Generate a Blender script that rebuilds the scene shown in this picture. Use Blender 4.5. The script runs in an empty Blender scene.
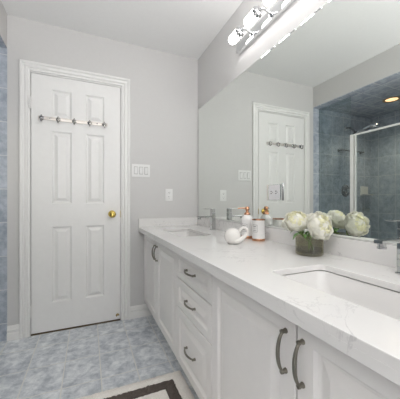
import bpy, bmesh, math, random
from mathutils import Vector, Matrix
PI = math.pi
random.seed(7)
scene = bpy.context.scene
COL = scene.collection

# ------------------------------------------------------------------ room measures (metres)
D = 2.341      # back wall (door)       y = D
R = 0.991      # mirror wall            x = R
L = -0.559     # shower side wall       x = L
H = 2.44       # ceiling
REAR = -2.8   # wall behind the camera
SX = -1.635    # shower inner side wall
SH = 2.192     # shower ceiling
SE = D - 1.45  # near end of the shower
CT = 0.810     # counter top
CB = 0.771     # counter underside
CU = 0.790      # underside of the slab behind its deeper front edge
CF = 0.4125    # counter front edge
def Y(s): return D - s

# ------------------------------------------------------------------ camera
cam = bpy.data.cameras.new('camera')
camo = bpy.data.objects.new('camera', cam); COL.objects.link(camo)
camo.location = (0, 0, 1.038)
camo.rotation_euler = (PI/2, 0, -0.4092)
cam.sensor_width = 36; cam.lens = 36*257.07/400
cam.shift_y = 2.1/400
cam.clip_start = 0.02
scene.camera = camo

# ------------------------------------------------------------------ world, lights, exposure
w = bpy.data.worlds.new('world'); scene.world = w; w.use_nodes = True
w.node_tree.nodes['Background'].inputs[0].default_value = (0.75, 0.85, 1, 1)
w.node_tree.nodes['Background'].inputs[1].default_value = 0.6
scene.view_settings.view_transform = 'Standard'
scene.view_settings.look = 'None'
scene.view_settings.exposure = 0.0
scene.view_settings.gamma = 1.0
scene.view_settings.use_curve_mapping = False
scene.cycles.max_bounces = 14
scene.cycles.transparent_max_bounces = 16
scene.cycles.sample_clamp_indirect = 6.0
scene.cycles.use_denoising = True

def area(name, loc, rot, sx, sy, power, color=(1, 1, 1)):
    l = bpy.data.lights.new(name, 'AREA'); l.shape = 'RECTANGLE'
    l.size = sx; l.size_y = sy; l.energy = power; l.color = color
    o = bpy.data.objects.new(name, l); COL.objects.link(o)
    o.location = loc; o.rotation_euler = rot
    return o
# fill light added at a made-up window in the wall behind the camera
area('added_rear_fill', (0.1, REAR+0.03, 1.55), (PI/2+0.22, 0, 0), 1.1, 1.2, 18, (1.0, 0.985, 0.97))
# fill light added under a made-up ceiling lamp, over the unseen near floor
area('added_ceiling_fill', (-0.05, -1.2, H-0.09), (0, 0, 0), 0.34, 0.34, 6, (1.0, 0.97, 0.93))
# fill light added behind the camera, aimed up to brighten the ceiling
area('added_bounce_fill', (-0.15, -0.3, 1.35), (PI-0.28, 0, 0), 0.5, 0.5, 33, (1.0, 0.985, 0.985))
LAMP_STRENGTH = 8.5
SHOWER_STRENGTH = 1.6

# ------------------------------------------------------------------ materials
def new_mat(name):
    m = bpy.data.materials.new(name); m.use_nodes = True
    nt = m.node_tree
    return m, nt, nt.nodes['Principled BSDF']
def lk(nt, a, b): nt.links.new(a, b)
def setp(b, **k):
    names = dict(color='Base Color', rough='Roughness', metal='Metallic', spec='Specular IOR Level', coat='Coat Weight',
                 coat_rough='Coat Roughness', trans='Transmission Weight', ior='IOR', sheen='Sheen Weight', sub='Subsurface Weight')
    for kk, v in k.items():
        if kk == 'color': v = (*v, 1)
        b.inputs[names[kk]].default_value = v
def plain(name, color, rough=0.5, metal=0, noise=0.03, scale=30, bump=0.0, **k):
    """a painted / plain surface with a faint procedural variation"""
    m, nt, b = new_mat(name)
    setp(b, color=color, rough=rough, metal=metal, **k)
    tc = nt.nodes.new('ShaderNodeTexCoord')
    n = nt.nodes.new('ShaderNodeTexNoise'); n.inputs['Scale'].default_value = scale; n.inputs['Detail'].default_value = 3
    lk(nt, tc.outputs['Object'], n.inputs['Vector'])
    r = nt.nodes.new('ShaderNodeValToRGB')
    c0 = [max(0, c*(1-noise)) for c in color]; c1 = [min(1, c*(1+noise)) for c in color]
    r.color_ramp.elements[0].color = (*c0, 1); r.color_ramp.elements[1].color = (*c1, 1)
    r.color_ramp.elements[0].position = 0.3; r.color_ramp.elements[1].position = 0.7
    lk(nt, n.outputs['Fac'], r.inputs['Fac']); lk(nt, r.outputs['Color'], b.inputs['Base Color'])
    if bump:
        bp = nt.nodes.new('ShaderNodeBump'); bp.inputs['Strength'].default_value = bump; bp.inputs['Distance'].default_value = 0.002
        lk(nt, n.outputs['Fac'], bp.inputs['Height']); lk(nt, bp.outputs['Normal'], b.inputs['Normal'])
    return m

def tile_mat(name, ua, va, uo, vo, uw, vh, dark, light, grout, rough=0.2, bumpy=0.25, gw=0.0035, scale=15):
    """rectangular stone-look tiles laid in a straight grid; ua, va: which world axes run along a tile"""
    m, nt, b = new_mat(name)
    g = nt.nodes.new('ShaderNodeNewGeometry')
    sp = nt.nodes.new('ShaderNodeSeparateXYZ'); lk(nt, g.outputs['Position'], sp.inputs[0])
    def off(ax, o):
        a = nt.nodes.new('ShaderNodeMath'); a.operation = 'SUBTRACT'; a.inputs[1].default_value = o
        lk(nt, sp.outputs['XYZ'.index(ax)], a.inputs[0]); return a.outputs[0]
    cb = nt.nodes.new('ShaderNodeCombineXYZ')
    lk(nt, off(ua, uo-10*uw), cb.inputs[0]); lk(nt, off(va, vo-10*vh), cb.inputs[1])
    br = nt.nodes.new('ShaderNodeTexBrick'); br.offset = 0; br.squash = 1
    br.inputs['Scale'].default_value = 1; br.inputs['Mortar Size'].default_value = gw
    br.inputs['Mortar Smooth'].default_value = 0.3; br.inputs['Bias'].default_value = 0
    br.inputs['Brick Width'].default_value = uw; br.inputs['Row Height'].default_value = vh
    br.inputs['Color1'].default_value = (0.0, 0.0, 0.0, 1); br.inputs['Color2'].default_value = (1, 1, 1, 1)
    lk(nt, cb.outputs[0], br.inputs['Vector'])
    # every tile has its own cut of the stone pattern
    sc = nt.nodes.new('ShaderNodeVectorMath'); sc.operation = 'SCALE'; sc.inputs['Scale'].default_value = 3.7
    lk(nt, br.outputs['Color'], sc.inputs[0])
    ad = nt.nodes.new('ShaderNodeVectorMath'); ad.operation = 'ADD'
    lk(nt, g.outputs['Position'], ad.inputs[0]); lk(nt, sc.outputs[0], ad.inputs[1])
    n1 = nt.nodes.new('ShaderNodeTexNoise'); n1.inputs['Scale'].default_value = scale; n1.inputs['Detail'].default_value = 7
    n1.inputs['Roughness'].default_value = 0.68; n1.inputs['Distortion'].default_value = 0.25
    lk(nt, ad.outputs[0], n1.inputs['Vector'])
    rp = nt.nodes.new('ShaderNodeValToRGB')
    rp.color_ramp.elements[0].position = 0.36; rp.color_ramp.elements[0].color = (*dark, 1)
    rp.color_ramp.elements[1].position = 0.64; rp.color_ramp.elements[1].color = (*light, 1)
    lk(nt, n1.outputs['Fac'], rp.inputs['Fac'])
    mx = nt.nodes.new('ShaderNodeMix'); mx.data_type = 'RGBA'
    lk(nt, br.outputs['Fac'], mx.inputs['Factor']); lk(nt, rp.outputs['Color'], mx.inputs[6]); mx.inputs[7].default_value = (*grout, 1)
    lk(nt, mx.outputs[2], b.inputs['Base Color'])
    rr = nt.nodes.new('ShaderNodeMapRange'); rr.inputs['To Min'].default_value = rough; rr.inputs['To Max'].default_value = 0.7
    lk(nt, br.outputs['Fac'], rr.inputs['Value']); lk(nt, rr.outputs[0], b.inputs['Roughness'])
    hh = nt.nodes.new('ShaderNodeMath'); hh.operation = 'MULTIPLY_ADD'; hh.inputs[1].default_value = -1.0
    n2 = nt.nodes.new('ShaderNodeMath'); n2.operation = 'MULTIPLY'; n2.inputs[1].default_value = 0.5
    lk(nt, n1.outputs['Fac'], n2.inputs[0]); lk(nt, br.outputs['Fac'], hh.inputs[0]); lk(nt, n2.outputs[0], hh.inputs[2])
    bp = nt.nodes.new('ShaderNodeBump'); bp.inputs['Strength'].default_value = bumpy; bp.inputs['Distance'].default_value = 0.002
    lk(nt, hh.outputs[0], bp.inputs['Height']); lk(nt, bp.outputs['Normal'], b.inputs['Normal'])
    return m

def quartz_mat():
    m, nt, b = new_mat('white_quartz')
    setp(b, rough=0.16, color=(0.8, 0.79, 0.78))
    g = nt.nodes.new('ShaderNodeTexCoord')
    mp = nt.nodes.new('ShaderNodeMapping'); mp.inputs['Rotation'].default_value = (0.3, 0.2, 0.7)
    lk(nt, g.outputs['Object'], mp.inputs['Vector'])
    big = nt.nodes.new('ShaderNodeTexNoise'); big.inputs['Scale'].default_value = 3; big.inputs['Detail'].default_value = 4
    lk(nt, mp.outputs[0], big.inputs['Vector'])
    n = nt.nodes.new('ShaderNodeTexNoise'); n.inputs['Scale'].default_value = 6.5; n.inputs['Detail'].default_value = 8; n.inputs['Distortion'].default_value = 1.1
    n.inputs['Roughness'].default_value = 0.6
    lk(nt, mp.outputs[0], n.inputs['Vector'])
    # thin veins where the noise crosses its middle
    s = nt.nodes.new('ShaderNodeMath'); s.operation = 'SUBTRACT'; s.inputs[1].default_value = 0.5; lk(nt, n.outputs['Fac'], s.inputs[0])
    a = nt.nodes.new('ShaderNodeMath'); a.operation = 'ABSOLUTE'; lk(nt, s.outputs[0], a.inputs[0])
    r = nt.nodes.new('ShaderNodeMapRange'); r.inputs['From Min'].default_value = 0.0; r.inputs['From Max'].default_value = 0.014
    r.inputs['To Min'].default_value = 1; r.inputs['To Max'].default_value = 0; lk(nt, a.outputs[0], r.inputs['Value'])
    # only here and there
    k = nt.nodes.new('ShaderNodeMapRange'); k.inputs['From Min'].default_value = 0.46; k.inputs['From Max'].default_value = 0.60
    k.inputs['To Min'].default_value = 0; k.inputs['To Max'].default_value = 0.6; lk(nt, big.outputs['Fac'], k.inputs['Value'])
    ml = nt.nodes.new('ShaderNodeMath'); ml.operation = 'MULTIPLY'; lk(nt, r.outputs[0], ml.inputs[0]); lk(nt, k.outputs[0], ml.inputs[1])
    mx = nt.nodes.new('ShaderNodeMix'); mx.data_type = 'RGBA'
    mx.inputs[6].default_value = (0.80, 0.79, 0.78, 1); mx.inputs[7].default_value = (0.42, 0.41, 0.42, 1)
    lk(nt, ml.outputs[0], mx.inputs['Factor']); lk(nt, mx.outputs[2], b.inputs['Base Color'])
    return m

def glass_mat(name, tint, refl=0.03, rough=0.0):
    """thin clear sheet: tinted transmission with a fresnel mirror coat"""
    m, nt, b = new_mat(name)
    nt.nodes.remove(b)
    t = nt.nodes.new('ShaderNodeBsdfTransparent'); t.inputs[0].default_value = (*tint, 1)
    gl = nt.nodes.new('ShaderNodeBsdfGlossy'); gl.inputs['Roughness'].default_value = rough; gl.inputs[0].default_value = (1, 1, 1, 1)
    lw = nt.nodes.new('ShaderNodeLayerWeight'); lw.inputs['Blend'].default_value = 0.5
    pw = nt.nodes.new('ShaderNodeMath'); pw.operation = 'POWER'; pw.inputs[1].default_value = 5; lk(nt, lw.outputs['Facing'], pw.inputs[0])
    fr = nt.nodes.new('ShaderNodeMath'); fr.operation = 'MULTIPLY_ADD'; fr.inputs[1].default_value = 0.75; fr.inputs[2].default_value = refl; lk(nt, pw.outputs[0], fr.inputs[0])
    mx = nt.nodes.new('ShaderNodeMixShader')
    lk(nt, fr.outputs[0], mx.inputs[0]); lk(nt, t.outputs[0], mx.inputs[1]); lk(nt, gl.outputs[0], mx.inputs[2])
    lk(nt, mx.outputs[0], nt.nodes['Material Output'].inputs[0])
    return m

def emit_mat(name, color, strength):
    m, nt, b = new_mat(name)
    setp(b, color=(0.9, 0.9, 0.88), rough=0.3)
    b.inputs['Emission Color'].default_value = (*color, 1); b.inputs['Emission Strength'].default_value = strength
    return m

M = {}
M['wall'] = plain('wall_paint_pale_grey', (0.635, 0.628, 0.62), 0.55, noise=0.01, scale=60, bump=0.02)
M['ceil'] = plain('ceiling_paint_white', (0.88, 0.88, 0.875), 0.7, noise=0.01, scale=60)
M['trim'] = plain('trim_paint_white', (0.84, 0.835, 0.82), 0.35, noise=0.01)
M['door'] = plain('door_paint_white', (0.85, 0.845, 0.83), 0.38, noise=0.01)
M['cab'] = plain('cabinet_white', (0.90, 0.88, 0.865), 0.35, noise=0.008)
M['cab_in'] = plain('cabinet_inside', (0.55, 0.54, 0.52), 0.6)
M['quartz'] = quartz_mat()
M['porc'] = plain('porcelain', (0.80, 0.79, 0.78), 0.08, noise=0.005, coat=0.3)
M['ceramic'] = plain('ceramic_ornament_white', (0.82, 0.80, 0.77), 0.22, noise=0.02)
M['chrome'] = plain('chrome', (0.78, 0.79, 0.80), 0.06, 1, noise=0.01)
M['tapchrome'] = plain('faucet_chrome', (0.56, 0.57, 0.57), 0.05, 1, noise=0.01)
M['capchrome'] = plain('cap_chrome', (0.60, 0.60, 0.61), 0.05, 1, noise=0.01)
M['dchrome'] = plain('dark_chrome', (0.32, 0.32, 0.33), 0.15, 1, noise=0.01)
M['nickel'] = plain('aged_nickel', (0.25, 0.235, 0.20), 0.3, 1, noise=0.08)
M['bnickel'] = plain('brushed_nickel', (0.66, 0.62, 0.58), 0.5, 1, noise=0.05)
M['hookmetal'] = plain('polished_hook_metal', (0.46, 0.45, 0.43), 0.15, 1, noise=0.03)
M['brass'] = plain('polished_brass', (0.75, 0.56, 0.16), 0.15, 1, noise=0.04)
M['oldbrass'] = plain('old_brass', (0.35, 0.26, 0.12), 0.35, 1, noise=0.1)
M['copper'] = plain('copper', (0.58, 0.31, 0.19), 0.25, 1, noise=0.05)
M['white_plastic'] = plain('white_plastic', (0.82, 0.82, 0.81), 0.3, noise=0.005)
M['ink'] = plain('ink_grey', (0.12, 0.12, 0.12), 0.6)
M['outlet_grey'] = plain('outlet_pale_grey', (0.80, 0.80, 0.81), 0.35, noise=0.01)
M['gap'] = plain('plastic_in_shade_gap', (0.45, 0.45, 0.44), 0.5)  # greyer plastic, the shade round the rockers put into its colour
M['slot'] = plain('dark_slot', (0.03, 0.03, 0.03), 0.6)
M['bottle'] = plain('glazed_white', (0.84, 0.83, 0.82), 0.18, noise=0.005)
M['alu'] = plain('satin_aluminium', (0.88, 0.88, 0.87), 0.3, 0.2, noise=0.01)
M['threshold'] = plain('dark_threshold_wood', (0.12, 0.075, 0.03), 0.5, noise=0.2)
M['black'] = plain('hall_dark', (0.05, 0.045, 0.04), 0.9)
M['stem'] = plain('flower_stem', (0.16, 0.27, 0.05), 0.5, noise=0.2, scale=80)
M['leaf'] = plain('leaf_green', (0.10, 0.22, 0.05), 0.45, noise=0.3, scale=60)
def petal_mat(name, color):
    m = plain(name, color, 0.6, noise=0.03, scale=90); nt = m.node_tree; b = nt.nodes['Principled BSDF']
    t = nt.nodes.new('ShaderNodeBsdfTranslucent'); t.inputs[0].default_value = (*color, 1)
    mx = nt.nodes.new('ShaderNodeMixShader'); mx.inputs[0].default_value = 0.22
    lk(nt, b.outputs[0], mx.inputs[1]); lk(nt, t.outputs[0], mx.inputs[2]); lk(nt, mx.outputs[0], nt.nodes['Material Output'].inputs[0])
    return m
M['petal'] = petal_mat('petal_white', (0.97, 0.96, 0.87))
M['petal_in'] = petal_mat('petal_cream', (0.96, 0.94, 0.68))
M['mat_cream'] = plain('rug_pile_cream', (0.90, 0.86, 0.82), 0.95, noise=0.12, scale=220, bump=1.0)
M['mat_brown'] = plain('rug_pile_brown', (0.115, 0.095, 0.085), 0.95, noise=0.35, scale=260, bump=1.0)
M['acrylic'] = glass_mat('clear_acrylic', (0.93, 0.94, 0.94))
M['smoke'] = glass_mat('smoky_glass', (0.76, 0.75, 0.67), 0.05)
M['water'] = glass_mat('water_clear', (0.50, 0.50, 0.43))
M['shower_glass'] = glass_mat('shower_glass', (0.83, 0.87, 0.87))
m, nt, b = new_mat('mirror_silver'); setp(b, color=(0.865, 0.895, 0.865), rough=0.0, metal=1); M['mirror'] = m
M['mirror_edge'] = plain('mirror_edge_glass', (0.45, 0.52, 0.49), 0.15, 0.6)
M['lamp'] = emit_mat('lit_opal_glass', (1.0, 0.97, 0.95), LAMP_STRENGTH)
M['downlight'] = emit_mat('lit_downlight', (1.0, 0.60, 0.30), SHOWER_STRENGTH)
blue_d, blue_l, grout = (0.33, 0.37, 0.435), (0.53, 0.575, 0.645), (0.58, 0.60, 0.62)
M['floor'] = tile_mat('floor_tile', 'X', 'Y', -0.138, Y(0.205), 0.2065, 0.262, (0.40, 0.44, 0.50), (0.83, 0.86, 0.89), (0.74, 0.74, 0.72), 0.28)
wt = dict(dark=blue_d, light=blue_l, grout=grout, rough=0.13)
M['tile_far'] = tile_mat('shower_tile_far', 'X', 'Z', SX+0.13, 0.128, 0.207, 0.251, **wt)
M['tile_side'] = tile_mat('shower_tile_side', 'Y', 'Z', Y(0.107), 0.128, 0.207, 0.251, **wt)
M['tile_top'] = tile_mat('shower_tile_ceiling', 'X', 'Y', SX+0.13, Y(0.107), 0.207, 0.207, **wt)

# ------------------------------------------------------------------ helpers
WL = {}   # world location of every object's origin
def tag(o, label=None, cat=None, group=None, kind=None):
    if label: o['label'] = label
    if cat: o['category'] = cat
    if group: o['group'] = group
    if kind: o['kind'] = kind
    return o
def thing(name, label, cat, loc, group=None):
    o = bpy.data.objects.new(name, None); COL.objects.link(o); o.empty_display_size = 0.05
    o.location = loc; WL[o.name] = Vector(loc)
    return tag(o, label, cat, group)
def obj(name, bm, mats, parent=None, loc=None, smooth=None, normals=True):
    """links bm (built in world coordinates) as ONE mesh object; origin at the parent's origin or at loc"""
    o0 = WL[parent.name] if parent else Vector(loc or (0, 0, 0))
    for v in bm.verts: v.co -= o0
    if normals: bmesh.ops.recalc_face_normals(bm, faces=bm.faces[:])
    me = bpy.data.meshes.new(name); bm.to_mesh(me); bm.free()
    for m in (mats if isinstance(mats, (list, tuple)) else [mats]): me.materials.append(M[m])
    for p in me.polygons: p.use_smooth = False
    if smooth is not None:
        for p in me.polygons: p.use_smooth = True
        me.set_sharp_from_angle(angle=math.radians(smooth))
    o = bpy.data.objects.new(name, me); COL.objects.link(o)
    if parent: o.parent = parent
    else: o.location = o0
    WL[o.name] = o0.copy()
    return o
def struct(name, bm, mat, label, cat, parent=None, smooth=None):
    o = obj(name, bm, mat, parent, smooth=smooth)
    tag(o, label, cat, kind='structure')
    return o
def B(): return bmesh.new()
def box(bm, x0, x1, y0, y1, z0, z1, bev=0.0, mi=0):
    x0, x1 = sorted((x0, x1)); y0, y1 = sorted((y0, y1)); z0, z1 = sorted((z0, z1))
    vs = [bm.verts.new((x, y, z)) for x in (x0, x1) for y in (y0, y1) for z in (z0, z1)]
    q = [(0, 1, 3, 2), (4, 6, 7, 5), (0, 4, 5, 1), (2, 3, 7, 6), (0, 2, 6, 4), (1, 5, 7, 3)]
    fs = [bm.faces.new([vs[i] for i in f]) for f in q]
    for f in fs: f.material_index = mi
    if bev:
        es = list({e for f in fs for e in f.edges})
        bmesh.ops.bevel(bm, geom=es, offset=bev, segments=2, profile=0.7, affect='EDGES')
    return bm
def loft(bm, loops, closed=True, cap0=False, cap1=False, mi=0):
    vl = [[bm.verts.new(p) for p in lp] for lp in loops]
    n = len(vl[0])
    for a, b in zip(vl, vl[1:]):
        for i in range(n if closed else n-1):
            f = bm.faces.new((a[i], a[(i+1) % n], b[(i+1) % n], b[i])); f.material_index = mi
    if cap0: bm.faces.new(vl[0][::-1]).material_index = mi
    if cap1: bm.faces.new(vl[-1]).material_index = mi
    return vl
def lathe(bm, prof, c=(0, 0, 0), axis=(0, 0, 1), n=32, mi=0, cap0=True, cap1=True, flute=None):
    """prof: (radius, height) pairs along axis from c"""
    q = Vector((0, 0, 1)).rotation_difference(Vector(axis).normalized()); c = Vector(c)
    loops = []
    for r, h in prof:
        lp = []
        for i in range(n):
            a = 2*PI*i/n
            rr = r*(1+(flute[1]*math.cos(flute[0]*a) if flute else 0))
            lp.append(c + q @ Vector((rr*math.cos(a), rr*math.sin(a), h)))
        loops.append(lp)
    return loft(bm, loops, True, cap0 and prof[0][0] > 1e-6, cap1 and prof[-1][0] > 1e-6, mi)
def tube(bm, pts, rad, n=12, mi=0, flat=None):
    """a round bar through pts; rad: one radius or one for each point"""
    pts = [Vector(p) for p in pts]; rads = rad if isinstance(rad, (list, tuple)) else [rad]*len(pts)
    t0 = (pts[1]-pts[0]).normalized()
    up = Vector((0, 0, 1)) if abs(t0.z) < 0.9 else Vector((0, 1, 0))
    u = t0.cross(up).normalized(); loops = []; tp = t0
    for i, p in enumerate(pts):
        t = (pts[min(i+1, len(pts)-1)]-pts[max(i-1, 0)]).normalized()
        u = (tp.rotation_difference(t) @ u); u = (u-t*u.dot(t)).normalized(); v = t.cross(u); tp = t
        loops.append([p+(u*math.cos(2*PI*k/n)+v*math.sin(2*PI*k/n))*rads[i] for k in range(n)])
    return loft(bm, loops, True, True, True, mi)
def bez(p0, p1, p2, p3, n=14):
    p0, p1, p2, p3 = map(Vector, (p0, p1, p2, p3)); o = []
    for i in range(n+1):
        t = i/n; o.append(p0*(1-t)**3+p1*3*t*(1-t)**2+p2*3*t*t*(1-t)+p3*t**3)
    return o
def rrect(w, h, r, n=6):
    o = []
    for cx, cy, a0 in ((w/2-r, h/2-r, 0), (-w/2+r, h/2-r, PI/2), (-w/2+r, -h/2+r, PI), (w/2-r, -h/2+r, 1.5*PI)):
        for i in range(n+1):
            a = a0+PI/2*i/n; o.append((cx+r*math.cos(a), cy+r*math.sin(a)))
    return o
def panel_slab(bm, fr, u0, u1, v0, v1, thick, panels, prof, edge=0.0):
    """a slab with moulded panels; fr(u, v, d) -> world, d = depth below the front face.
    panels: (u0, u1, v0, v1); prof: (inset, depth) steps from the panel's rim inwards"""
    us = sorted({u0, u1, *[p[0] for p in panels], *[p[1] for p in panels]})
    vs = sorted({v0, v1, *[p[2] for p in panels], *[p[3] for p in panels]})
    def q(*pts): bm.faces.new([bm.verts.new(fr(*p)) for p in pts])
    for a, b in zip(us, us[1:]):
        for c, d in zip(vs, vs[1:]):
            mu, mv = (a+b)/2, (c+d)/2
            if any(p[0] < mu < p[1] and p[2] < mv < p[3] for p in panels): continue
            q((a, c, 0), (b, c, 0), (b, d, 0), (a, d, 0))
    for p in panels:
        loops = []
        for ins, dep in [(0, 0)]+list(prof):
            a, b, c, d = p[0]+ins, p[1]-ins, p[2]+ins, p[3]-ins
            loops.append([fr(a, c, dep), fr(b, c, dep), fr(b, d, dep), fr(a, d, dep)])
        loft(bm, loops, True, False, True)
    e = edge
    oa = [(u0, v0), (u1, v0), (u1, v1), (u0, v1)]
    ob = [(u0-e, v0-e), (u1+e, v0-e), (u1+e, v1+e), (u0-e, v1+e)]
    loops = [[fr(a, b, 0) for a, b in oa], [fr(a, b, e) for a, b in ob], [fr(a, b, thick) for a, b in ob]]
    loft(bm, loops, True, False, True)
    bmesh.ops.remove_doubles(bm, verts=bm.verts[:], dist=1e-5)

# ------------------------------------------------------------------ the setting
bm = B(); box(bm, SX-0.1, R+0.12, REAR-0.12, D+0.12, -0.1, 0)
struct('floor', bm, 'floor', 'slate blue mottled tile floor in a straight grid', 'floor')
bm = B(); box(bm, L-0.14, R+0.12, REAR-0.12, D+0.12, H, H+0.1)
struct('ceiling', bm, 'ceil', 'plain white painted ceiling', 'ceiling')
DX0, DX1, DT = -0.409, 0.2565, 2.037      # door opening
bm = B()
box(bm, L, DX0-0.014, D, D+0.12, 0, H); box(bm, DX1+0.014, R+0.12, D, D+0.12, 0, H); box(bm, DX0-0.014, DX1+0.014, D, D+0.12, DT+0.014, H)
struct('wall_back', bm, 'wall', 'pale grey painted back wall around the white door', 'wall')
bm = B(); box(bm, R, R+0.12, REAR-0.12, D, 0, H)
struct('wall_right', bm, 'wall', 'pale grey painted wall behind the mirror and vanity', 'wall')
bm = B(); box(bm, L-0.14, L, SE, D, SH, H); box(bm, L-0.14, L, REAR-0.12, SE, 0, H)
struct('wall_left', bm, 'wall', 'pale painted wall and header over the shower opening', 'wall')
bm = B()
box(bm, L, -0.45, REAR-0.12, REAR, 0, H); box(bm, 0.65, R, REAR-0.12, REAR, 0, H)
box(bm, -0.45, 0.65, REAR-0.12, REAR, 0, 0.95); box(bm, -0.45, 0.65, REAR-0.12, REAR, 2.15, H)
struct('wall_rear', bm, 'wall', 'pale grey wall with an added window behind the camera', 'wall')
wn = B()  # unseen window frame, added to go with the rear fill light
for a in ((-0.45, -0.40, 0.95, 2.15), (0.60, 0.65, 0.95, 2.15), (-0.45, 0.65, 0.95, 1.0), (-0.45, 0.65, 2.10, 2.15)):
    box(wn, a[0], a[1], REAR-0.10, REAR-0.04, a[2], a[3])
wo = struct('window_added', wn, 'trim', 'white framed window added unseen in the wall behind the camera', 'window')
bm = B(); box(bm, -0.40, 0.60, REAR-0.075, REAR-0.07, 1.0, 2.10); obj('pane', bm, 'acrylic', wo)
# shower alcove
bm = B(); box(bm, SX, L, D, D+0.12, 0, SH+0.02)
struct('wall_shower_far', bm, 'tile_far', 'slate blue tiled far wall of the shower holding the shower head', 'wall')
bm = B(); box(bm, SX-0.1, SX, SE-0.1, D+0.12, 0, SH+0.02)
struct('wall_shower_side', bm, 'tile_side', 'slate blue tiled long side wall of the shower', 'wall')
bm = B(); box(bm, SX, L-0.14, SE-0.1, SE, 0, SH+0.02)
struct('wall_shower_near', bm, 'tile_far', 'slate blue tiled near wall of the shower', 'wall')
bm = B(); box(bm, SX, L-0.14, SE, D, SH, SH+0.08); 
struct('ceiling_shower', bm, 'tile_top', 'slate blue tiled ceiling of the shower with a downlight', 'ceiling')
bm = B(); box(bm, L-0.138, L-0.002, SE+0.001, D-0.001, SH-0.008, SH-0.0002)
struct('trim_shower_soffit', bm, 'tile_top', 'slate blue tiled underside of the header over the shower opening', 'trim')
bm = B(); box(bm, L-0.16, L-0.066, SE, D, 0, 0.128)
struct('trim_shower_curb', bm, 'tile_side', 'slate blue tiled curb at the foot of the shower glass', 'curb')
bm = B(); box(bm, SX, L-0.16, SE, D, 0, 0.03)
struct('floor_shower', bm, 'floor', 'tiled floor inside the shower', 'floor')

# door jamb and casing
def casing(bm, prof, path):
    """prof (across, proud) swept round the mitred path of (x, z, nx, nz) where n points outwards"""
    loops = []
    for x, z, nx, nz in path:
        loops.append([Vector((x+nx*a, D-p, z+nz*a)) for a, p in prof])
    loft(bm, loops, True, True, True)
CP = [(0, 0), (0, 0.009), (0.004, 0.012), (0.014, 0.012), (0.018, 0.010), (0.023, 0.017), (0.032, 0.017), (0.040, 0.012), (0.048, 0.013), (0.053, 0.021), (0.066, 0.021), (0.069, 0.018), (0.069, 0)]
bm = B(); x0, x1, zt = DX0-0.001, DX1+0.011, DT+0.010
casing(bm, CP, [(x0, 0, -1, 0), (x0, zt, -1, 1), (x1, zt, 1, 1), (x1, 0, 1, 0)])
struct('trim_door_casing', bm, 'trim', 'white moulded casing around the panelled door', 'trim')
bm = B(); box(bm, DX0-0.014, DX0-0.001, D+0.0005, D+0.119, 0, DT+0.014); box(bm, DX1+0.001, DX1+0.014, D+0.0005, D+0.119, 0, DT+0.014); box(bm, DX0-0.001, DX1+0.001, D+0.0005, D+0.119, DT+0.001, DT+0.014)
struct('trim_door_jamb', bm, 'trim', 'white jamb lining the door opening', 'trim')
bm = B(); box(bm, DX0, DX1, D+0.001, D+0.119, 0, 0.006)
struct('trim_threshold', bm, 'threshold', 'dark brown threshold strip under the white door', 'threshold')
bm = B(); box(bm, DX0-0.4, DX1+0.4, D+0.5, D+0.55, 0, H)
struct('wall_hall', bm, 'black', 'dark hall wall behind the closed door', 'wall')
# baseboards with a moulded profile
BP = [(0, 0), (0.017, 0), (0.017, 0.050), (0.009, 0.056), (0.009, 0.062), (0.015, 0.067), (0.015, 0.078), (0.008, 0.084), (0.007, 0.094), (0.004, 0.105), (0, 0.107)]
def baseboard(name, x0, x1, label):
    bm = B(); loft(bm, [[Vector((x, D-p, z)) for p, z in BP] for x in (x0, x1)], True, True, True)
    struct(name, bm, 'trim', label, 'baseboard')
baseboard('baseboard_left', L+0.001, DX0-0.0715, 'short white baseboard between the shower and the door casing')
baseboard('baseboard_right', DX1+0.0815, 0.528, 'white baseboard between the door casing and the vanity')

# six panel door
PR = [(0.007, 0.008), (0.012, 0.0115), (0.019, 0.0115), (0.043, 0.001)]
bm = B()
pu = [(-0.268, -0.126), (-0.021, 0.123)]
pv = [(0.236, 0.838), (1.022, 1.60), (1.705, 1.928)]
panel_slab(bm, lambda u, v, d: Vector((u, D-0.001+d, v)), DX0+0.003, DX1-0.003, 0.014, DT-0.004, 0.035, [(*a, *b) for a in pu for b in pv], PR)
dr = obj('door_1', bm, 'door'); tag(dr, 'white six panel door with a brass knob and hook rail', 'door', kind='structure')
kb = B(); kc = (0.186, D-0.001, 0.931)
lathe(kb, [(0.031, 0), (0.031, 0.004), (0.024, 0.010), (0.012, 0.014), (0.011, 0.028), (0.020, 0.034), (0.028, 0.044), (0.029, 0.054), (0.022, 0.063), (0.010, 0.066), (0.009, 0.062), (0.0, 0.061)], kc, (0, -1, 0), 32)
k = obj('door_knob', kb, 'brass', dr, smooth=50); k['label'] = 'round polished brass door knob'
for zc in (0.19, 1.80):
    hb = B()
    for i in range(5): lathe(hb, [(0.0065, 0.001), (0.0065, 0.0175)], (DX0-0.004, D-0.0205, zc-0.045+i*0.0185), (0, 0, 1), 12)
    box(hb, DX0-0.010, DX0+0.006, D-0.0165, D-0.0145, zc-0.045, zc+0.047)
    obj('hinge', hb, 'trim', dr, smooth=40)
lb = B(); box(lb, DX1-0.004, DX1-0.0005, D-0.004, D+0.02, 0.90, 0.96); obj('latch', lb, 'brass', dr)
# floor stop at the foot of the door
st = thing('door_stop', 'small old brass door stop at the lower right corner of the door', 'door stop', (0.232, D-0.001, 0.05))
bm = B(); lathe(bm, [(0.015, 0), (0.015, 0.003), (0.006, 0.006), (0.005, 0.035)], (0.232, D-0.0012, 0.05), (0, -1, 0), 16); obj('post', bm, 'oldbrass', st, smooth=40)
bm = B(); lathe(bm, [(0.009, 0.035), (0.0105, 0.037), (0.0105, 0.048), (0.008, 0.052)], (0.232, D-0.001, 0.05), (0, -1, 0), 16); obj('rubber_tip', bm, 'white_plastic', st, smooth=40)

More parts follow.
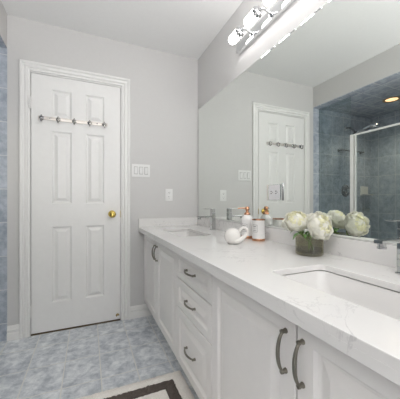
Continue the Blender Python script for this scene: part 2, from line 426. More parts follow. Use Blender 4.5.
# hook rail on the door
hz = 1.694; hr = thing('hook_rail', 'brushed metal rail of five hooks across the upper door', 'hook rail', (-0.111, D-0.002, hz))
bm = B(); box(bm, -0.360, 0.148, D-0.010, D-0.0015, hz-0.013, hz+0.013, 0.003); obj('rail', bm, 'bnickel', hr, smooth=40)
for i in range(5):
    hx = -0.335+i*0.1145
    bm = B(); lathe(bm, [(0.017, 0), (0.017, 0.003), (0.011, 0.007), (0.0, 0.009)], (hx, D-0.010, hz-0.002), (0, -1, 0), 18)
    tube(bm, bez((hx, D-0.015, hz-0.008), (hx, D-0.030, hz-0.042), (hx, D-0.060, hz-0.042), (hx, D-0.055, hz-0.010)), 0.0055, 10)
    lathe(bm, [(0.0, -0.007), (0.006, -0.005), (0.008, 0), (0.006, 0.005), (0.0, 0.007)], (hx, D-0.055, hz-0.003), (0, 0, 1), 12)
    tube(bm, bez((hx, D-0.014, hz+0.002), (hx, D-0.026, hz+0.004), (hx, D-0.034, hz+0.006), (hx, D-0.036, hz+0.016), 8), 0.0035, 8)
    obj('hook', bm, 'hookmetal' if i else 'dchrome', hr, smooth=50)
for hx in (-0.278, 0.066):
    bm = B(); lathe(bm, [(0.005, 0), (0.005, 0.001), (0.003, 0.0025)], (hx, D-0.0095, hz), (0, -1, 0), 12); obj('screw', bm, 'dchrome', hr, smooth=40)

# three rocker switch and outlet on the back wall
sw = thing('light_switch', 'white wall plate with three rocker switches right of the door', 'light switch', (0.4345, D, 1.318))
bm = B(); box(bm, 0.354, 0.515, D-0.006, D, 1.260, 1.374, 0.003); obj('wall_plate', bm, 'white_plastic', sw, smooth=40)
for i in range(3):
    cx = 0.4345+(i-1)*0.046
    bm = B(); box(bm, cx-0.0165, cx+0.0165, D-0.0085, D-0.0055, 1.283, 1.351, 0.001)
    f = B(); vs = [(cx-0.013, D-0.0087, 1.288), (cx+0.013, D-0.0087, 1.288), (cx+0.013, D-0.0125, 1.346), (cx-0.013, D-0.0125, 1.346)]
    a = [Vector(v) for v in vs]; bk = [v+Vector((0, D-0.006-v.y, 0)) for v in a]
    obj('switch_surround', bm, 'gap', sw, smooth=40)
    loft(f, [bk, a], True, True, True); obj('rocker', f, 'white_plastic', sw)
ol = thing('wall_outlet', 'white duplex outlet on the back wall near the mirror corner', 'outlet', (0.695, D, 1.10))
bm = B(); box(bm, 0.659, 0.731, D-0.006, D, 1.043, 1.157, 0.003); obj('wall_plate', bm, 'white_plastic', ol, smooth=40)
for dz in (-0.02, 0.02):
    bm = B(); loft(bm, [[Vector((0.695+a, y, 1.10+dz+c)) for a, c in rrect(0.034, 0.029, 0.010)] for y in (D-0.005, D-0.0085)], True, True, True)
    r_ = obj('socket', bm, 'white_plastic', ol, smooth=40)
    bm = B()
    for dx in (-0.0065, 0.0065): box(bm, 0.695+dx-0.001, 0.695+dx+0.001, D-0.0089, D-0.0080, 1.10+dz-0.001, 1.10+dz+0.008)
    lathe(bm, [(0.0026, 0), (0.0026, 0.0009)], (0.695, D-0.0080, 1.10+dz-0.008), (0, -1, 0), 10)
    obj('slots', bm, 'slot', r_)

# ------------------------------------------------------------------ mirror
bm = B(); my0, my1, mz0, mz1 = Y(2.36), Y(0.022), 0.889, 1.940
def mloop(ins, x): return [Vector((x, my0+ins, mz0+ins)), Vector((x, my1-ins, mz0+ins)), Vector((x, my1-ins, mz1-ins)), Vector((x, my0+ins, mz1-ins))]
loft(bm, [mloop(0, R-0.0005), mloop(0, R-0.003), mloop(0.010, R-0.0055)], True, True, True)
mo = obj('wall_mirror', bm, ['mirror', 'mirror_edge'], None, (R, Y(1.19), mz0))
tag(mo, 'large plain wall mirror above the white quartz backsplash of the vanity', 'mirror')
# outlet set through the mirror
xo = R-0.0056; mo_ = thing('mirror_outlet', 'clear plated outlet mounted on the mirror behind the bottles', 'outlet', (xo, Y(1.155), 1.09))
bm = B(); box(bm, xo-0.0022, xo, Y(1.215), Y(1.095), 1.046, 1.136); obj('wall_plate', bm, 'acrylic', mo_)
bm = B(); loft(bm, [[Vector((x, Y(1.155)+a, 1.091+c)) for a, c in rrect(0.092, 0.084, 0.004)] for x in (xo-0.0024, xo-0.0065)], True, True, True); obj('outlet_body', bm, 'outlet_grey', mo_, smooth=40)
for ds in (-0.02, 0.02):
    bm = B(); loft(bm, [[Vector((x, Y(1.155)+ds+a, 1.091+c)) for a, c in rrect(0.029, 0.034, 0.010)] for x in (xo-0.0064, xo-0.0085)], True, True, True)
    r_ = obj('socket', bm, 'outlet_grey', mo_, smooth=40)
    bm = B()
    for dz in (-0.0065, 0.0065): box(bm, xo-0.0091, xo-0.0080, Y(1.155)+ds-0.003, Y(1.155)+ds+0.009, 1.091+dz-0.002, 1.091+dz+0.002)
    lathe(bm, [(0.0028, 0), (0.0028, 0.0009)], (xo-0.0082, Y(1.155)+ds-0.008, 1.091), (-1, 0, 0), 10)
    obj('slots', bm, 'slot', r_)
for s0, mm in ((1.088, 'bnickel'), (1.218, 'dchrome')):
    bm = B(); box(bm, xo-0.006, xo, Y(s0+0.004), Y(s0), 1.044, 1.138); obj('edge_strip', bm, mm, mo_)  # bevelled plate edges, their pale and dark reflections put into the metal colours

# ------------------------------------------------------------------ vanity cabinets
XF, XC = 0.455, 0.475      # door fronts, carcass front
ZB = 0.15
def pull(name, parent, c, axis, span):
    """arched pull with a foot at each end; c: middle on the front face, axis: 'y' or 'z'"""
    c = Vector(c); d = Vector((0, 1, 0)) if axis == 'y' else Vector((0, 0, 1))
    a, b = c-d*span/2, c+d*span/2; o = Vector((-1, 0, 0)); bm = B()
    for p in (a, b): lathe(bm, [(0.0068, 0), (0.0068, 0.002), (0.0056, 0.005), (0.0050, 0.008), (0.0058, 0.012), (0.0054, 0.016), (0.0, 0.018)], p, o, 14)
    pts = [a+o*0.011]+bez(a+o*0.011+d*0.001, a+o*0.031+d*span*0.2, b+o*0.031-d*span*0.2, b+o*0.011-d*0.001, 16)+[b+o*0.011]
    n = len(pts); tube(bm, pts, [0.0032+0.0018*math.sin(PI*i/(n-1)) for i in range(n)], 10)
    return obj(name, bm, 'nickel', parent, smooth=50)
DP = [(0.005, 0.008), (0.010, 0.0105), (0.016, 0.0105), (0.042, 0.0005)]
def front(name, parent, s0, s1, z0, z1, frame=0.052):
    bm = B(); g = 0.0022
    fr = lambda u, v, d: Vector((XF+d, Y(u), v))
    panel_slab(bm, fr, s0+g+0.003, s1-g-0.003, z0+g+0.003, z1-g-0.003, 0.0185, [(s0+frame, s1-frame, z0+frame, z1-frame)], DP, 0.003)
    return obj(name, bm, 'cab', parent)
def carcass(root, s0, s1, filler=0):
    bm = B(); xb = R-0.003
    box(bm, XC, xb, Y(s0+0.016+filler), Y(s0+filler), ZB, CU-0.002)      # sides
    box(bm, XC, xb, Y(s1), Y(s1-0.016), ZB, CU-0.002)
    box(bm, XC, xb, Y(s1-0.016), Y(s0+0.016+filler), ZB, ZB+0.016)       # bottom
    box(bm, xb-0.012, xb, Y(s1-0.016), Y(s0+0.016+filler), ZB+0.016, CU-0.002)
    box(bm, XC, XC+0.016, Y(s1-0.016), Y(s0+0.016+filler), CB-0.03, CU-0.002)
    if filler: box(bm, XC-0.012, XC+0.006, Y(s0+filler), Y(s0), ZB, CU-0.002)
    obj('carcass', bm, 'cab', root)
    bm = B(); box(bm, 0.535, 0.55, Y(s1), Y(s0+filler), 0, ZB); box(bm, 0.55, xb, Y(s0+filler+0.02), Y(s0+filler), 0, ZB); box(bm, 0.55, xb, Y(s1), Y(s1-0.02), 0, ZB)
    obj('plinth', bm, 'cab', root)
ZT = CB-0.007
def sink_cabinet(s0, s1, filler, label):
    root = thing('vanity_cabinet', label, 'cabinet', (0.72, Y((s0+s1)/2), 0), 'white vanity units under the quartz counter')
    carcass(root, s0, s1, filler)
    a, b = s0+filler, s1; mid = (a+b)/2
    for x0_, x1_, hs_ in ((a, mid, mid-0.028), (mid, b, mid+0.028)):
        d = front('cabinet_door', root, x0_, x1_, ZB, ZT)
        pull('handle', d, (XF, Y(hs_-0.006), 0.664), 'z', 0.100)
    return root
sink_cabinet(0.002, 0.9635, 0.042, 'white two door vanity cabinet in the far corner beside the door')
dc = thing('vanity_cabinet', 'white vanity cabinet of three stacked drawers between the door cabinets', 'cabinet', (0.72, Y(1.186), 0), 'white vanity units under the quartz counter')
carcass(dc, 0.9645, 1.4075)
for z0, z1 in ((0.618, ZT), (0.458, 0.615), (ZB, 0.455)):
    d = front('drawer', dc, 0.9645, 1.4075, z0, z1, 0.036 if z0 > 0.2 else 0.045)
    pull('handle', d, (XF, Y(1.183), (z0+z1)/2+0.002), 'y', 0.105)
sink_cabinet(1.4085, 2.328, 0, 'white two door vanity cabinet nearest the camera under the near sink')

# ------------------------------------------------------------------ worktop with two sink cut-outs
SINKS = [(0.664, 0.525), (0.664, 1.895)]; SW, SL = 0.232, 0.475      # centre (x, s); opening across and along
def outline_mesh(name, outer, holes, z0, z1, bev):
    cu = bpy.data.curves.new(name, 'CURVE'); cu.dimensions = '2D'; cu.fill_mode = 'BOTH'
    cu.extrude = (z1-z0)/2-bev; cu.bevel_depth = bev; cu.bevel_resolution = 1
    for lp in [outer]+holes:
        s = cu.splines.new('POLY'); s.points.add(len(lp)-1); s.use_cyclic_u = True
        for p, q in zip(s.points, lp): p.co = (q[0], q[1], 0, 1)
    o = bpy.data.objects.new(name, cu); COL.objects.link(o)
    dg = bpy.context.evaluated_depsgraph_get(); me = bpy.data.meshes.new_from_object(o.evaluated_get(dg))
    bm = B(); bm.from_mesh(me)
    for v in bm.verts: v.co.z += (z0+z1)/2
    bpy.data.objects.remove(o); bpy.data.curves.remove(cu); bpy.data.meshes.remove(me)
    bmesh.ops.remove_doubles(bm, verts=bm.verts[:], dist=1e-5)
    return bm
b_ = 0.0015
outer = [(CF+b_, Y(2.36)+b_), (R-0.001-b_, Y(2.36)+b_), (R-0.001-b_, Y(0.001)-b_), (CF+b_, Y(0.001)-b_)]
holes = [[(x+a, Y(s)+c) for a, c in rrect(SW+2*b_, SL+2*b_, 0.024, 8)][::-1] for x, s in SINKS]
ct = thing('countertop', 'long white quartz vanity counter with faint grey veins', 'counter', (0.7, Y(1.18), CB))
bm = outline_mesh('slab', outer, holes, CU, CT, b_); box(bm, CF, CF+0.022, Y(2.36), Y(0.001), CB, CU+0.001, 0.0006); obj('slab', bm, 'quartz', ct)
bm = B(); box(bm, R-0.0205, R-0.001, Y(2.36), Y(0.001), CT+0.0003, 0.885, 0.0012); obj('backsplash', bm, 'quartz', ct)
bm = B(); box(bm, CF, R-0.021, Y(0.0205), Y(0.001), CT+0.0003, 0.885, 0.0012); obj('side_splash', bm, 'quartz', ct)

def sink(x, s, label):
    root = thing('undermount_sink', label, 'sink', (x, Y(s), CU-0.185), 'rectangular white undermount sinks')
    z = CU-0.0032
    def lp(w, l, r, zz): return [Vector((x+a, Y(s)+c, zz)) for a, c in rrect(w, l, r, 8)]
    loops = [lp(SW+0.05, SL+0.05, 0.05, z-0.012), lp(SW+0.05, SL+0.05, 0.05, z), lp(SW+0.006, SL+0.006, 0.030, z), lp(SW+0.002, SL+0.002, 0.030, z-0.006),
             lp(SW-0.010, SL-0.018, 0.036, z-0.06), lp(SW-0.024, SL-0.04, 0.045, z-0.110), lp(SW-0.05, SL-0.08, 0.055, z-0.142), lp(SW-0.10, SL-0.15, 0.055, z-0.158), lp(0.06, 0.06, 0.029, z-0.166)]
    ins = loops[:]
    outl = [lp(0.07, 0.07, 0.03, z-0.178), lp(SW-0.09, SL-0.14, 0.055, z-0.170), lp(SW-0.035, SL-0.065, 0.055, z-0.152), lp(SW-0.006, SL-0.022, 0.05, z-0.115), lp(SW+0.012, SL+0.006, 0.045, z-0.06), lp(SW+0.022, SL+0.022, 0.045, z-0.012)]
    bm = B(); loft(bm, ins+outl+[loops[0]], True, False, False)
    bmesh.ops.remove_doubles(bm, verts=bm.verts[:], dist=1e-6)
    obj('basin', bm, 'porc', root, smooth=45)
    bm = B(); lathe(bm, [(0.0275, -0.012), (0.0275, 0.001), (0.024, 0.002), (0.019, 0.0), (0.017, 0.003), (0.0, 0.006)], (x, Y(s), z-0.167), (0, 0, 1), 24); obj('drain', bm, 'chrome', root, smooth=40)
    return root
sink(*SINKS[0], 'white rectangular undermount sink at the far end by the back wall')
sink(*SINKS[1], 'white rectangular undermount sink nearest the camera')

CT += 0.0004
# ------------------------------------------------------------------ taps
def tap(x, s, label):
    y = Y(s); root = thing('faucet', label, 'faucet', (x, y, CT), 'square chrome single lever faucets')
    bm = B(); box(bm, x-0.020, x+0.020, y-0.020, y+0.020, CT, CT+0.005, 0.001); box(bm, x-0.0165, x+0.0165, y-0.0165, y+0.0165, CT+0.004, CT+0.140, 0.0015); obj('body', bm, 'tapchrome', root)
    bm = B(); box(bm, x-0.016, x+0.016, y-0.016, y+0.016, CT+0.1415, CT+0.168, 0.0015); obj('cartridge_cap', bm, 'tapchrome', root)
    bm = B(); box(bm, x-0.134, x-0.016, y-0.0135, y+0.0135, CT+0.103, CT+0.1145, 0.002); sp_ = obj('spout', bm, 'tapchrome', root)
    bm = B(); lathe(bm, [(0.011, 0), (0.011, -0.007), (0.0125, -0.008), (0.0125, -0.014), (0.009, -0.0145)], (x-0.117, y, CT+0.1025), (0, 0, 1), 20); obj('aerator', bm, 'tapchrome', sp_, smooth=40)
    bm = B(); box(bm, x-0.080, x+0.0165, y-0.0135, y+0.0135, CT+0.1685, CT+0.1725, 0.0012); obj('lever', bm, 'tapchrome', root)
    return root
tap(0.910, 0.50, 'square chrome faucet at the far sink by the back wall')
tap(0.912, 1.858, 'square chrome faucet at the near sink, cut by the photo edge')

# ------------------------------------------------------------------ bottles
def band_patch(bm, c, r, a0, a1, z0, z1, n=6):
    lo = [Vector((c[0]+r*math.cos(a0+(a1-a0)*i/n), c[1]+r*math.sin(a0+(a1-a0)*i/n), 0)) for i in range(n+1)]
    ri = [Vector((c[0]+(r-0.0005)*math.cos(a0+(a1-a0)*i/n), c[1]+(r-0.0005)*math.sin(a0+(a1-a0)*i/n), 0)) for i in range(n+1)]
    loops = [[p+Vector((0, 0, z)) for p in lo] for z in (z0, z1)]
    vl = [[bm.verts.new(p) for p in lp] for lp in loops]
    for i in range(n): bm.faces.new((vl[0][i], vl[0][i+1], vl[1][i+1], vl[1][i]))
def printed(name, parent, c, r, amid, half, z0, z1, lines):
    bm = B(); t = 0.0015; ta = t/r; r += 0.0004
    for z in (z0, z1-t): band_patch(bm, c, r, amid-half, amid+half, z, z+t)
    for a in (amid-half, amid+half-ta): band_patch(bm, c, r, a, a+ta, z0, z1, 1)
    for zf, w0, w1, th in lines:
        z = z0+(z1-z0)*zf; band_patch(bm, c, r, amid+half*w0, amid+half*w1, z, z+th)
    o = obj(name, bm, 'ink', parent, normals=False); o['label'] = 'grey printed square with lines of lettering'
    return o
# dispenser
c = (0.913, 1.361); r0 = 0.0365
sd = thing('soap_dispenser', 'white soap bottle with a copper pump and copper base by the mirror', 'soap dispenser', (c[0], c[1], CT))
bm = B(); lathe(bm, [(r0, 0.016), (r0, 0.112), (r0*0.97, 0.122), (r0*0.84, 0.132), (r0*0.62, 0.139), (r0*0.52, 0.143), (r0*0.52, 0.148)], (*c, CT), n=40); bt = obj('bottle', bm, 'bottle', sd, smooth=45)
bm = B(); lathe(bm, [(r0, 0), (r0+0.0012, 0.002), (r0+0.0012, 0.014), (r0, 0.0165)], (*c, CT), n=40); obj('base_band', bm, 'copper', sd, smooth=40)
bm = B(); lathe(bm, [(0.0185, 0.143), (0.0195, 0.146), (0.0195, 0.153), (0.013, 0.160), (0.0085, 0.164), (0.0085, 0.172), (0.012, 0.174), (0.0135, 0.178), (0.0135, 0.190), (0.011, 0.196), (0.0, 0.198)], (*c, CT), n=28); pm = obj('pump', bm, 'copper', sd, smooth=45)
bm = B(); tube(bm, [(c[0], c[1], CT+0.186), (c[0]-0.035, c[1]+0.024, CT+0.187), (c[0]-0.048, c[1]+0.033, CT+0.183)], [0.0045, 0.0038, 0.0032], 10); obj('nozzle', bm, 'copper', pm, smooth=40)
view = math.atan2(-c[1], -c[0])
printed('printed_label', bt, (c[0], c[1]), r0, view-0.55, 0.55, CT+0.045, CT+0.090, [(0.72, -0.6, 0.55, 0.0030), (0.45, -0.6, 0.6, 0.0012), (0.2, -0.6, 0.3, 0.0022)])
# tumbler
c = (0.911, 1.241); r1 = 0.0366
tm = thing('bathroom_tumbler', 'white tumbler with copper rim and copper base right of the soap bottle', 'tumbler', (c[0], c[1], CT))
bm = B(); lathe(bm, [(r1, 0.014), (r1, 0.122), (r1-0.004, 0.122), (r1-0.004, 0.02), (0, 0.02)], (*c, CT), n=44); bt = obj('cup', bm, 'bottle', tm, smooth=45)
bm = B(); lathe(bm, [(r1, 0), (r1+0.0012, 0.002), (r1+0.0012, 0.012), (r1, 0.0145)], (*c, CT), n=44); obj('base_band', bm, 'copper', tm, smooth=40)
bm = B(); lathe(bm, [(r1+0.0006, 0.1195), (r1+0.0010, 0.126), (r1-0.0045, 0.126), (r1-0.0046, 0.1195), (r1+0.0006, 0.1195)], (*c, CT), n=44, cap0=False, cap1=False); obj('rim_band', bm, 'copper', tm, smooth=40)
view = math.atan2(-c[1], -c[0])
printed('printed_label', bt, (c[0], c[1]), r1, view-0.62, 0.42, CT+0.052, CT+0.094, [(0.72, -0.6, 0.55, 0.0030), (0.45, -0.6, 0.6, 0.0012), (0.2, -0.6, 0.5, 0.0022)])

# white ceramic ornament: a round body whose tail curls back in a loop
oc = Vector((0.715, 1.205, CT)); rot = -0.4092
ux = Vector((math.cos(rot), math.sin(rot), 0)); uy = Vector((-math.sin(rot), math.cos(rot), 0)); uz = Vector((0, 0, 1))
def OP(a, b, h): return oc+ux*a+uy*b+uz*h
bm = B()
lathe(bm, [(0.016, 0.0), (0.024, 0.002), (0.036, 0.014), (0.0425, 0.034), (0.0425, 0.050), (0.037, 0.066), (0.027, 0.078), (0.014, 0.085), (0.0, 0.087)], OP(0, 0, 0), n=36)
body_pts = [OP(*p) for p in ((0.008, -0.024, 0.018), (0.028, -0.027, 0.020), (0.047, -0.021, 0.030), (0.063, -0.014, 0.042), (0.074, -0.010, 0.054), (0.080, -0.008, 0.070))]
tube(bm, body_pts, [0.017, 0.015, 0.0125, 0.010, 0.008, 0.0055], 14)
loop_pts = [OP(0.0575+0.0215*math.cos(a), -0.012, 0.066+0.0215*math.sin(a)) for a in [math.radians(x) for x in range(165, -61, -15)]]
loop_pts = [OP(0.022, -0.006, 0.068)]+loop_pts
tube(bm, loop_pts, [0.011]+[0.0085-0.003*k/15 for k in range(len(loop_pts)-1)], 12)
on = obj('ceramic_ornament', bm, 'ceramic', None, oc, smooth=60)
tag(on, 'small white rounded ceramic ornament with a curled tail on the counter', 'ornament')

# ------------------------------------------------------------------ vase of peonies
vc = Vector((0.876, 0.832, CT)); vr = 0.057
vs_ = thing('flower_vase', 'low round smoky glass vase on the counter holding white peonies', 'vase', vc)
bm = B(); lathe(bm, [(0, 0), (vr-0.004, 0), (vr, 0.004), (vr, 0.078), (vr-0.0025, 0.079), (vr-0.003, 0.078), (vr-0.003, 0.012), (vr-0.008, 0.009), (0, 0.009)], vc, n=48); obj('glass_body', bm, 'smoke', vs_, smooth=40)
bm = B(); lathe(bm, [(0, 0.0095), (vr-0.0085, 0.0095), (vr-0.0036, 0.0125), (vr-0.0036, 0.026), (0, 0.026)], vc, n=40); obj('water', bm, 'water', vs_, smooth=40)

def bloom(bm, c, axis, R0, seed):
    """layers of cupped petals round the axis, outer ones open, inner ones closed and creamy"""
    rng = random.Random(seed); q = Vector((0, 0, 1)).rotation_difference(Vector(axis).normalized())
    layers = [(6, 1.03, 1.62, 0.60, 0), (7, 1.01, 1.95, 0.56, 0), (7, 0.98, 2.20, 0.52, 0), (8, 0.95, 2.38, 0.44, 0), (9, 0.92, 2.54, 0.40, 0), (9, 0.89, 2.70, 0.36, 1), (8, 0.87, 2.84, 0.34, 1), (7, 0.85, 3.0, 0.36, 1)]
    lathe(bm, [(R0*0.81*math.sin(PI*k/14), -R0*0.76*math.cos(PI*k/14)) for k in range(15)], c, axis, 20, 0)
    for li, (cnt, rad, th, hw, mi) in enumerate(layers):
        off = rng.random()*6
        for k in range(cnt):
            a0 = off+2*PI*k/cnt+rng.uniform(-.15, .15); rr = R0*rad*rng.uniform(0.93, 1.08); thm = th*rng.uniform(0.88, 1.06)
            ph = rng.random()*6; nu, nv = 8, 7; grid = []
            for j in range(nv+1):
                v = j/nv; row = []
                for i in range(nu+1):
                    u = -1+2*i/nu
                    edge = 1-0.10*u*u-0.05*abs(math.sin(3*u+ph))            # notched tip
                    t = thm*v*edge
                    wdt = hw*(0.35+0.65*math.sin(PI*min(1, 0.15+0.62*v)))*1.35
                    a = a0+u*wdt
                    lift = 1+0.05*u*u*v+(0.06 if li < 3 else 0.085)*v*v*math.sin(4*u+ph)+(0.16*v**4 if li < 3 else 0.05*v**4 if li < 6 else -0.02*v)
                    p = Vector((rr*lift*math.sin(t)*math.cos(a), rr*lift*math.sin(t)*math.sin(a), -rr*lift*math.cos(t)*0.92))
                    row.append(bm.verts.new(Vector(c)+q @ p))
                grid.append(row)
            for j in range(nv):
                for i in range(nu):
                    f = bm.faces.new((grid[j][i], grid[j][i+1], grid[j+1][i+1], grid[j+1][i])); f.material_index = mi
def leaf(bm, base, tip, width, up=(0, 0, 1), bend=0.012):
    base, tip = Vector(base), Vector(tip); d = (tip-base); side = d.cross(Vector(up)).normalized(); nrm = side.cross(d).normalized(); n = 8; rows = []
    for i in range(n+1):
        t = i/n; p = base+d*t+nrm*bend*math.sin(PI*t); wd = width*math.sin(PI*min(1, 0.08+0.92*t))**0.8*(1-0.35*t)
        rows.append([p-side*wd+nrm*wd*0.35, p, p+side*wd+nrm*wd*0.35])
    loft(bm, rows, False)
def peony(label, cpos, axis, R0, seed, foot, leaves=()):
    cpos = Vector(cpos); ax = Vector(axis).normalized()
    root = thing('peony', label, 'flower', foot, 'white peonies in the vase')
    bm = B(); bloom(bm, cpos, ax, R0, seed); bl = obj('bloom', bm, ['petal', 'petal_in'], root, smooth=180, normals=False)
    so = bl.modifiers.new('thickness', 'SOLIDIFY'); so.thickness = 0.0007
    bm = B(); a = cpos-ax*R0*0.80; tube(bm, bez(foot, Vector(foot)+Vector((0, 0, 0.05)), a-ax*0.03, a, 10), 0.0032, 8); obj('stem', bm, 'stem', root, smooth=60)
    bm = B(); lathe(bm, [(0.003, -0.004), (0.012, 0.004), (0.02, 0.012), (0.022, 0.016)], a, ax, 14); obj('sepals', bm, 'leaf', root, smooth=60)
    for b0, t0, w0 in leaves:
        bm = B(); leaf(bm, b0, t0, w0); lf = obj('leaf', bm, 'leaf', root, smooth=80); s2 = lf.modifiers.new('thickness', 'SOLIDIFY'); s2.thickness = 0.0006
fl = math.atan2(0, 1)
V_ = lambda a, b, h: vc+ux*a+uy*b+uz*h       # a: to the right of the camera's view, b: away from it
peony('open white peony at the front right of the vase, cream centre facing out', V_(0.023, -0.052, 0.127), (0.05, -0.95, 0.22), 0.0460, 3, V_(-0.010, -0.020, 0.012))
peony('white peony on the left side of the vase, tilted to the back wall', V_(-0.040, 0.038, 0.141), (-0.40, -0.55, 0.70), 0.0445, 11, V_(0.020, 0.005, 0.012), [(V_(-0.036, -0.016, 0.088), V_(-0.082, -0.030, 0.066), 0.012), (V_(-0.030, -0.032, 0.082), V_(-0.012, -0.066, 0.100), 0.010), (V_(-0.020, -0.036, 0.083), V_(-0.044, -0.058, 0.074), 0.009)])
peony('white peony at the back of the vase close to the mirror', V_(0.052, 0.084, 0.136), (0.45, 0.45, 0.75), 0.0370, 23, V_(-0.012, -0.024, 0.012), [(V_(0.034, 0.026, 0.090), V_(0.080, 0.014, 0.094), 0.015), (V_(0.034, 0.036, 0.088), V_(0.070, 0.048, 0.080), 0.014), (V_(0.028, 0.044, 0.086), V_(0.060, 0.062, 0.098), 0.012)])
peony('white peony at the back left of the vase leaning to the mirror', V_(-0.036, 0.142, 0.126), (-0.3, 0.5, 0.75), 0.0345, 41, V_(0.012, -0.012, 0.012), [(V_(-0.020, 0.050, 0.088), V_(0.012, 0.094, 0.074), 0.013), (V_(-0.026, 0.046, 0.086), V_(-0.058, 0.074, 0.080), 0.012)])

# ------------------------------------------------------------------ vanity light
xb = R; zb = 2.118; s0, s1 = 0.772, 1.565
vl = thing('vanity_light', 'chrome bar light with opal glass cylinders above the mirror', 'wall light', (R, Y((s0+s1)/2), zb))
bm = B(); box(bm, R-0.030, R-0.0005, Y(s1), Y(s0), zb-0.033, zb+0.033, 0.004); obj('back_bar', bm, 'chrome', vl, smooth=30)
lx, lz, pr = 0.893, 2.130, 0.0300
for i in range(4):
    f0 = 0.815+i*0.187; f1 = f0+0.098; ax = (0, -1, 0); p0 = (lx, Y(f0), lz)
    bm = B(); lathe(bm, [(0, 0), (pr*0.55, 0.003), (pr*0.88, 0.010), (pr, 0.022), (pr, 0.098), (pr*0.9, 0.100), (0, 0.100)], p0, ax, 32); obj('lamp_shade', bm, 'lamp', vl, smooth=50)
    bm = B(); lathe(bm, [(pr*0.6, 0.1005), (pr*0.98, 0.104), (pr*1.04, 0.112), (pr*0.86, 0.124), (pr*0.55, 0.130), (pr*0.30, 0.131), (pr*0.26, 0.140), (0, 0.142)], p0, ax, 96, flute=(8, 0.14)); cp = obj('end_cap', bm, 'capchrome', vl, smooth=40)
    bm = B(); tube(bm, bez((lx, Y(f1+0.040), lz), (lx, Y(f1+0.056), lz), (lx+0.03, Y(f1+0.050), lz), (R-0.029, Y(f1+0.045), zb)), 0.0075, 12)
    lathe(bm, [(0.019, 0), (0.019, 0.003), (0.012, 0.008)], (R-0.030, Y(f1+0.045), zb), (-1, 0, 0), 20); obj('arm', bm, 'chrome', vl, smooth=50)

# ------------------------------------------------------------------ shower fittings
GX = -0.655
bm = B(); box(bm, GX-0.004, GX+0.004, Y(0.423), Y(0.002), 0.129, SH-0.0085)
gp = obj('shower_glass_panel', bm, 'shower_glass', None, (GX, Y(0.217), 0.129))
tag(gp, 'fixed clear glass shower panel seen in the mirror, from curb to ceiling', 'glass panel')
sdoor = thing('shower_door', 'framed glass shower door with pale metal post and top rail', 'shower door', (GX, Y(0.9), 0.129))
bm = B(); box(bm, GX-0.016, GX+0.016, Y(0.458), Y(0.424), 0.129, 1.762, 0.002); box(bm, GX-0.010, GX+0.010, Y(0.488), Y(0.474), 0.150, 1.745, 0.002); obj('post', bm, 'alu', sdoor)
bm = B(); box(bm, GX-0.008, GX+0.008, SE+0.002, Y(0.4585), 1.746, 1.764, 0.002); obj('top_rail', bm, 'alu', sdoor)
bm = B(); box(bm, GX-0.012, GX+0.012, SE+0.002, Y(0.4585), 0.129, 0.147, 0.002); obj('bottom_rail', bm, 'alu', sdoor)
bm = B(); box(bm, GX-0.003, GX+0.003, SE+0.004, Y(0.4885), 0.1475, 1.7455); obj('glass_pane', bm, 'shower_glass', sdoor)
# head
hx = -1.13; hd = thing('hand_shower', 'chrome hand shower on a wall arm inside the tiled shower', 'hand shower', (hx, D, 2.0))
bm = B(); lathe(bm, [(0.032, 0.0005), (0.032, 0.004), (0.02, 0.012), (0.012, 0.016)], (hx, D, 2.0), (0, -1, 0), 24); obj('flange', bm, 'chrome', hd, smooth=40)
bm = B(); tube(bm, bez((hx, D-0.01, 2.0), (hx, D-0.07, 2.005), (hx, D-0.10, 1.97), (hx, D-0.13, 1.925)), 0.0105, 12); lathe(bm, [(0.016, -0.03), (0.019, -0.01), (0.019, 0.02), (0.012, 0.03)], (hx, D-0.14, 1.905), (0, -0.8, 0.35), 16); obj('arm', bm, 'dchrome', hd, smooth=50)
bm = B(); tube(bm, bez((hx, D-0.13, 1.895), (hx, D-0.2, 1.915), (hx, D-0.27, 1.945), (hx, D-0.36, 1.955)), [0.015]*8+[0.0165]*4+[0.021]*3, 14); obj('wand', bm, 'chrome', hd, smooth=50)
bm = B(); lathe(bm, [(0.018, 0.026), (0.036, 0.016), (0.052, 0.0), (0.054, -0.014), (0.048, -0.019), (0, -0.019)], (hx, D-0.385, 1.940), (0, -0.45, 0.9), 28); obj('spray_head', bm, 'chrome', hd, smooth=40)
vv = thing('shower_valve', 'round dark chrome shower valve plate with a handle on the tiles', 'valve', (hx, D, 1.18))
bm = B(); lathe(bm, [(0.080, 0.0005), (0.080, 0.004), (0.072, 0.010), (0.04, 0.013), (0.036, 0.014)], (hx, D, 1.18), (0, -1, 0), 36); obj('escutcheon', bm, 'dchrome', vv, smooth=40)
bm = B(); lathe(bm, [(0.03, 0.0142), (0.028, 0.05), (0.02, 0.055), (0, 0.056)], (hx, D, 1.18), (0, -1, 0), 24); tube(bm, [(hx, D-0.045, 1.18), (hx+0.03, D-0.05, 1.155), (hx+0.055, D-0.052, 1.135)], [0.010, 0.008, 0.006], 12); obj('handle', bm, 'chrome', vv, smooth=45)
tb = thing('towel_bar', 'slim dark horizontal bar across the far shower wall', 'bar', (-1.21, D, 1.70))
bm = B(); tube(bm, [(-1.43, D-0.045, 1.70), (-0.99, D-0.045, 1.70)], 0.008, 12); obj('bar', bm, 'dchrome', tb, smooth=50)
for px in (-1.42, -1.0):
    bm = B(); lathe(bm, [(0.018, 0.0005), (0.018, 0.005), (0.010, 0.010), (0.010, 0.052)], (px, D, 1.70), (0, -1, 0), 16); obj('bracket', bm, 'dchrome', tb, smooth=45)
sd_ = thing('soap_dish', 'pale ceramic soap dish set on the tiles near the shower corner', 'soap dish', (-1.49, D, 1.12))
bm = B(); box(bm, -1.565, -1.415, D-0.012, D-0.0005, 1.120, 1.245, 0.004); obj('back_plate', bm, 'ceramic', sd_, smooth=40)
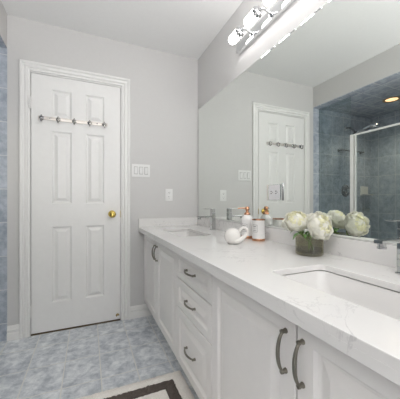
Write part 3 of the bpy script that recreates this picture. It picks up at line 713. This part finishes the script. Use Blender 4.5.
bm = B(); loft(bm, [[Vector((-1.49+a*k, D-0.06+c*k, z)) for a, c in rrect(0.15, 0.095, 0.03)] for k, z in ((0.72, 1.120), (1.0, 1.140), (0.9, 1.140), (0.75, 1.128))], True, True, True); obj('dish', bm, 'ceramic', sd_, smooth=40)
dl = thing('recessed_downlight', 'round warm recessed downlight in the tiled shower ceiling', 'ceiling light', (-1.171, Y(0.538), SH))
c = (-1.171, Y(0.538), SH)
bm = B(); lathe(bm, [(0.088, 0.0), (0.086, -0.005), (0.068, -0.006), (0.062, -0.003), (0.062, 0.0)], c, n=40, cap0=False, cap1=False); obj('trim_ring', bm, 'oldbrass', dl, smooth=40)
bm = B(); lathe(bm, [(0.0, -0.004), (0.045, -0.0035), (0.0615, -0.001)], c, n=32); obj('lens', bm, 'downlight', dl, smooth=60)
sp_l = bpy.data.lights.new('downlight_beam', 'SPOT'); sp_l.energy = 26; sp_l.color = (1.0, 0.86, 0.68); sp_l.spot_size = 2.4; sp_l.spot_blend = 0.8; sp_l.shadow_soft_size = 0.05
sp_o = bpy.data.objects.new('downlight_beam', sp_l); COL.objects.link(sp_o); sp_o.location = (c[0], c[1], SH-0.02)
# made-up ceiling lamp added in the unseen near part of the room
cl = thing('added_ceiling_lamp', 'round white flush ceiling lamp added unseen behind the camera', 'ceiling light', (-0.05, -1.2, H))
bm = B(); lathe(bm, [(0.15, 0), (0.15, -0.02), (0.14, -0.05), (0.10, -0.068), (0, -0.075)], (-0.05, -1.2, H), n=40); obj('diffuser', bm, 'white_plastic', cl, smooth=40)

# ------------------------------------------------------------------ bath mat
mx0, mx1, my1_, my0_ = -0.14, 0.508, Y(0.862), Y(1.75)
mt = thing('bath_mat', 'cream tufted bath mat with a dark brown border stripe on the tiles', 'bath mat', ((mx0+mx1)/2, (my0_+my1_)/2, 0))
def ring(bm, i0, i1, z, n=90, amp=0.002, seed=1, mi=0):
    rng = random.Random(seed)
    def lp(ins, zz, jit):
        x0, x1, y0, y1 = mx0+ins, mx1-ins, my0_+ins, my1_-ins; o = []
        for a, b_2 in (((x0, y0), (x1, y0)), ((x1, y0), (x1, y1)), ((x1, y1), (x0, y1)), ((x0, y1), (x0, y0))):
            for k in range(n):
                t = k/n; o.append(Vector((a[0]+(b_2[0]-a[0])*t+rng.uniform(-jit, jit), a[1]+(b_2[1]-a[1])*t+rng.uniform(-jit, jit), max(0.001, zz+rng.uniform(-jit, jit)))))
        return o
    m = (i0+i1)/2
    return [lp(i0, 0.001, 0), lp(i0, z*0.75, amp), lp(i0+0.006, z, amp), lp(m, z*1.03, amp), lp(i1-0.006, z, amp), lp(i1, z*0.75, amp), lp(i1, 0.001, 0), ]
bm = B(); lo = ring(bm, 0.0, 0.064, 0.019, seed=2); loft(bm, lo+[lo[0]], True); obj('outer_pile', bm, 'mat_cream', mt, smooth=70)
bm = B(); lo = ring(bm, 0.0645, 0.1175, 0.024, seed=3, amp=0.004); loft(bm, lo+[lo[0]], True); bo = obj('border_stripe', bm, 'mat_brown', mt, smooth=70); bo['label'] = 'dark brown pile stripe'
bm = B(); x0, x1, y0, y1 = mx0+0.118, mx1-0.118, my0_+0.118, my1_-0.118; nx, ny = 60, 100
g = [[bm.verts.new((x0+(x1-x0)*i/nx, y0+(y1-y0)*j/ny, 0.001 if i in (0, nx) or j in (0, ny) else 0.019+random.uniform(-0.002, 0.002))) for i in range(nx+1)] for j in range(ny+1)]
for j in range(ny):
    for i in range(nx): bm.faces.new((g[j][i], g[j][i+1], g[j+1][i+1], g[j+1][i]))
obj('centre_pile', bm, 'mat_cream', mt, smooth=70)
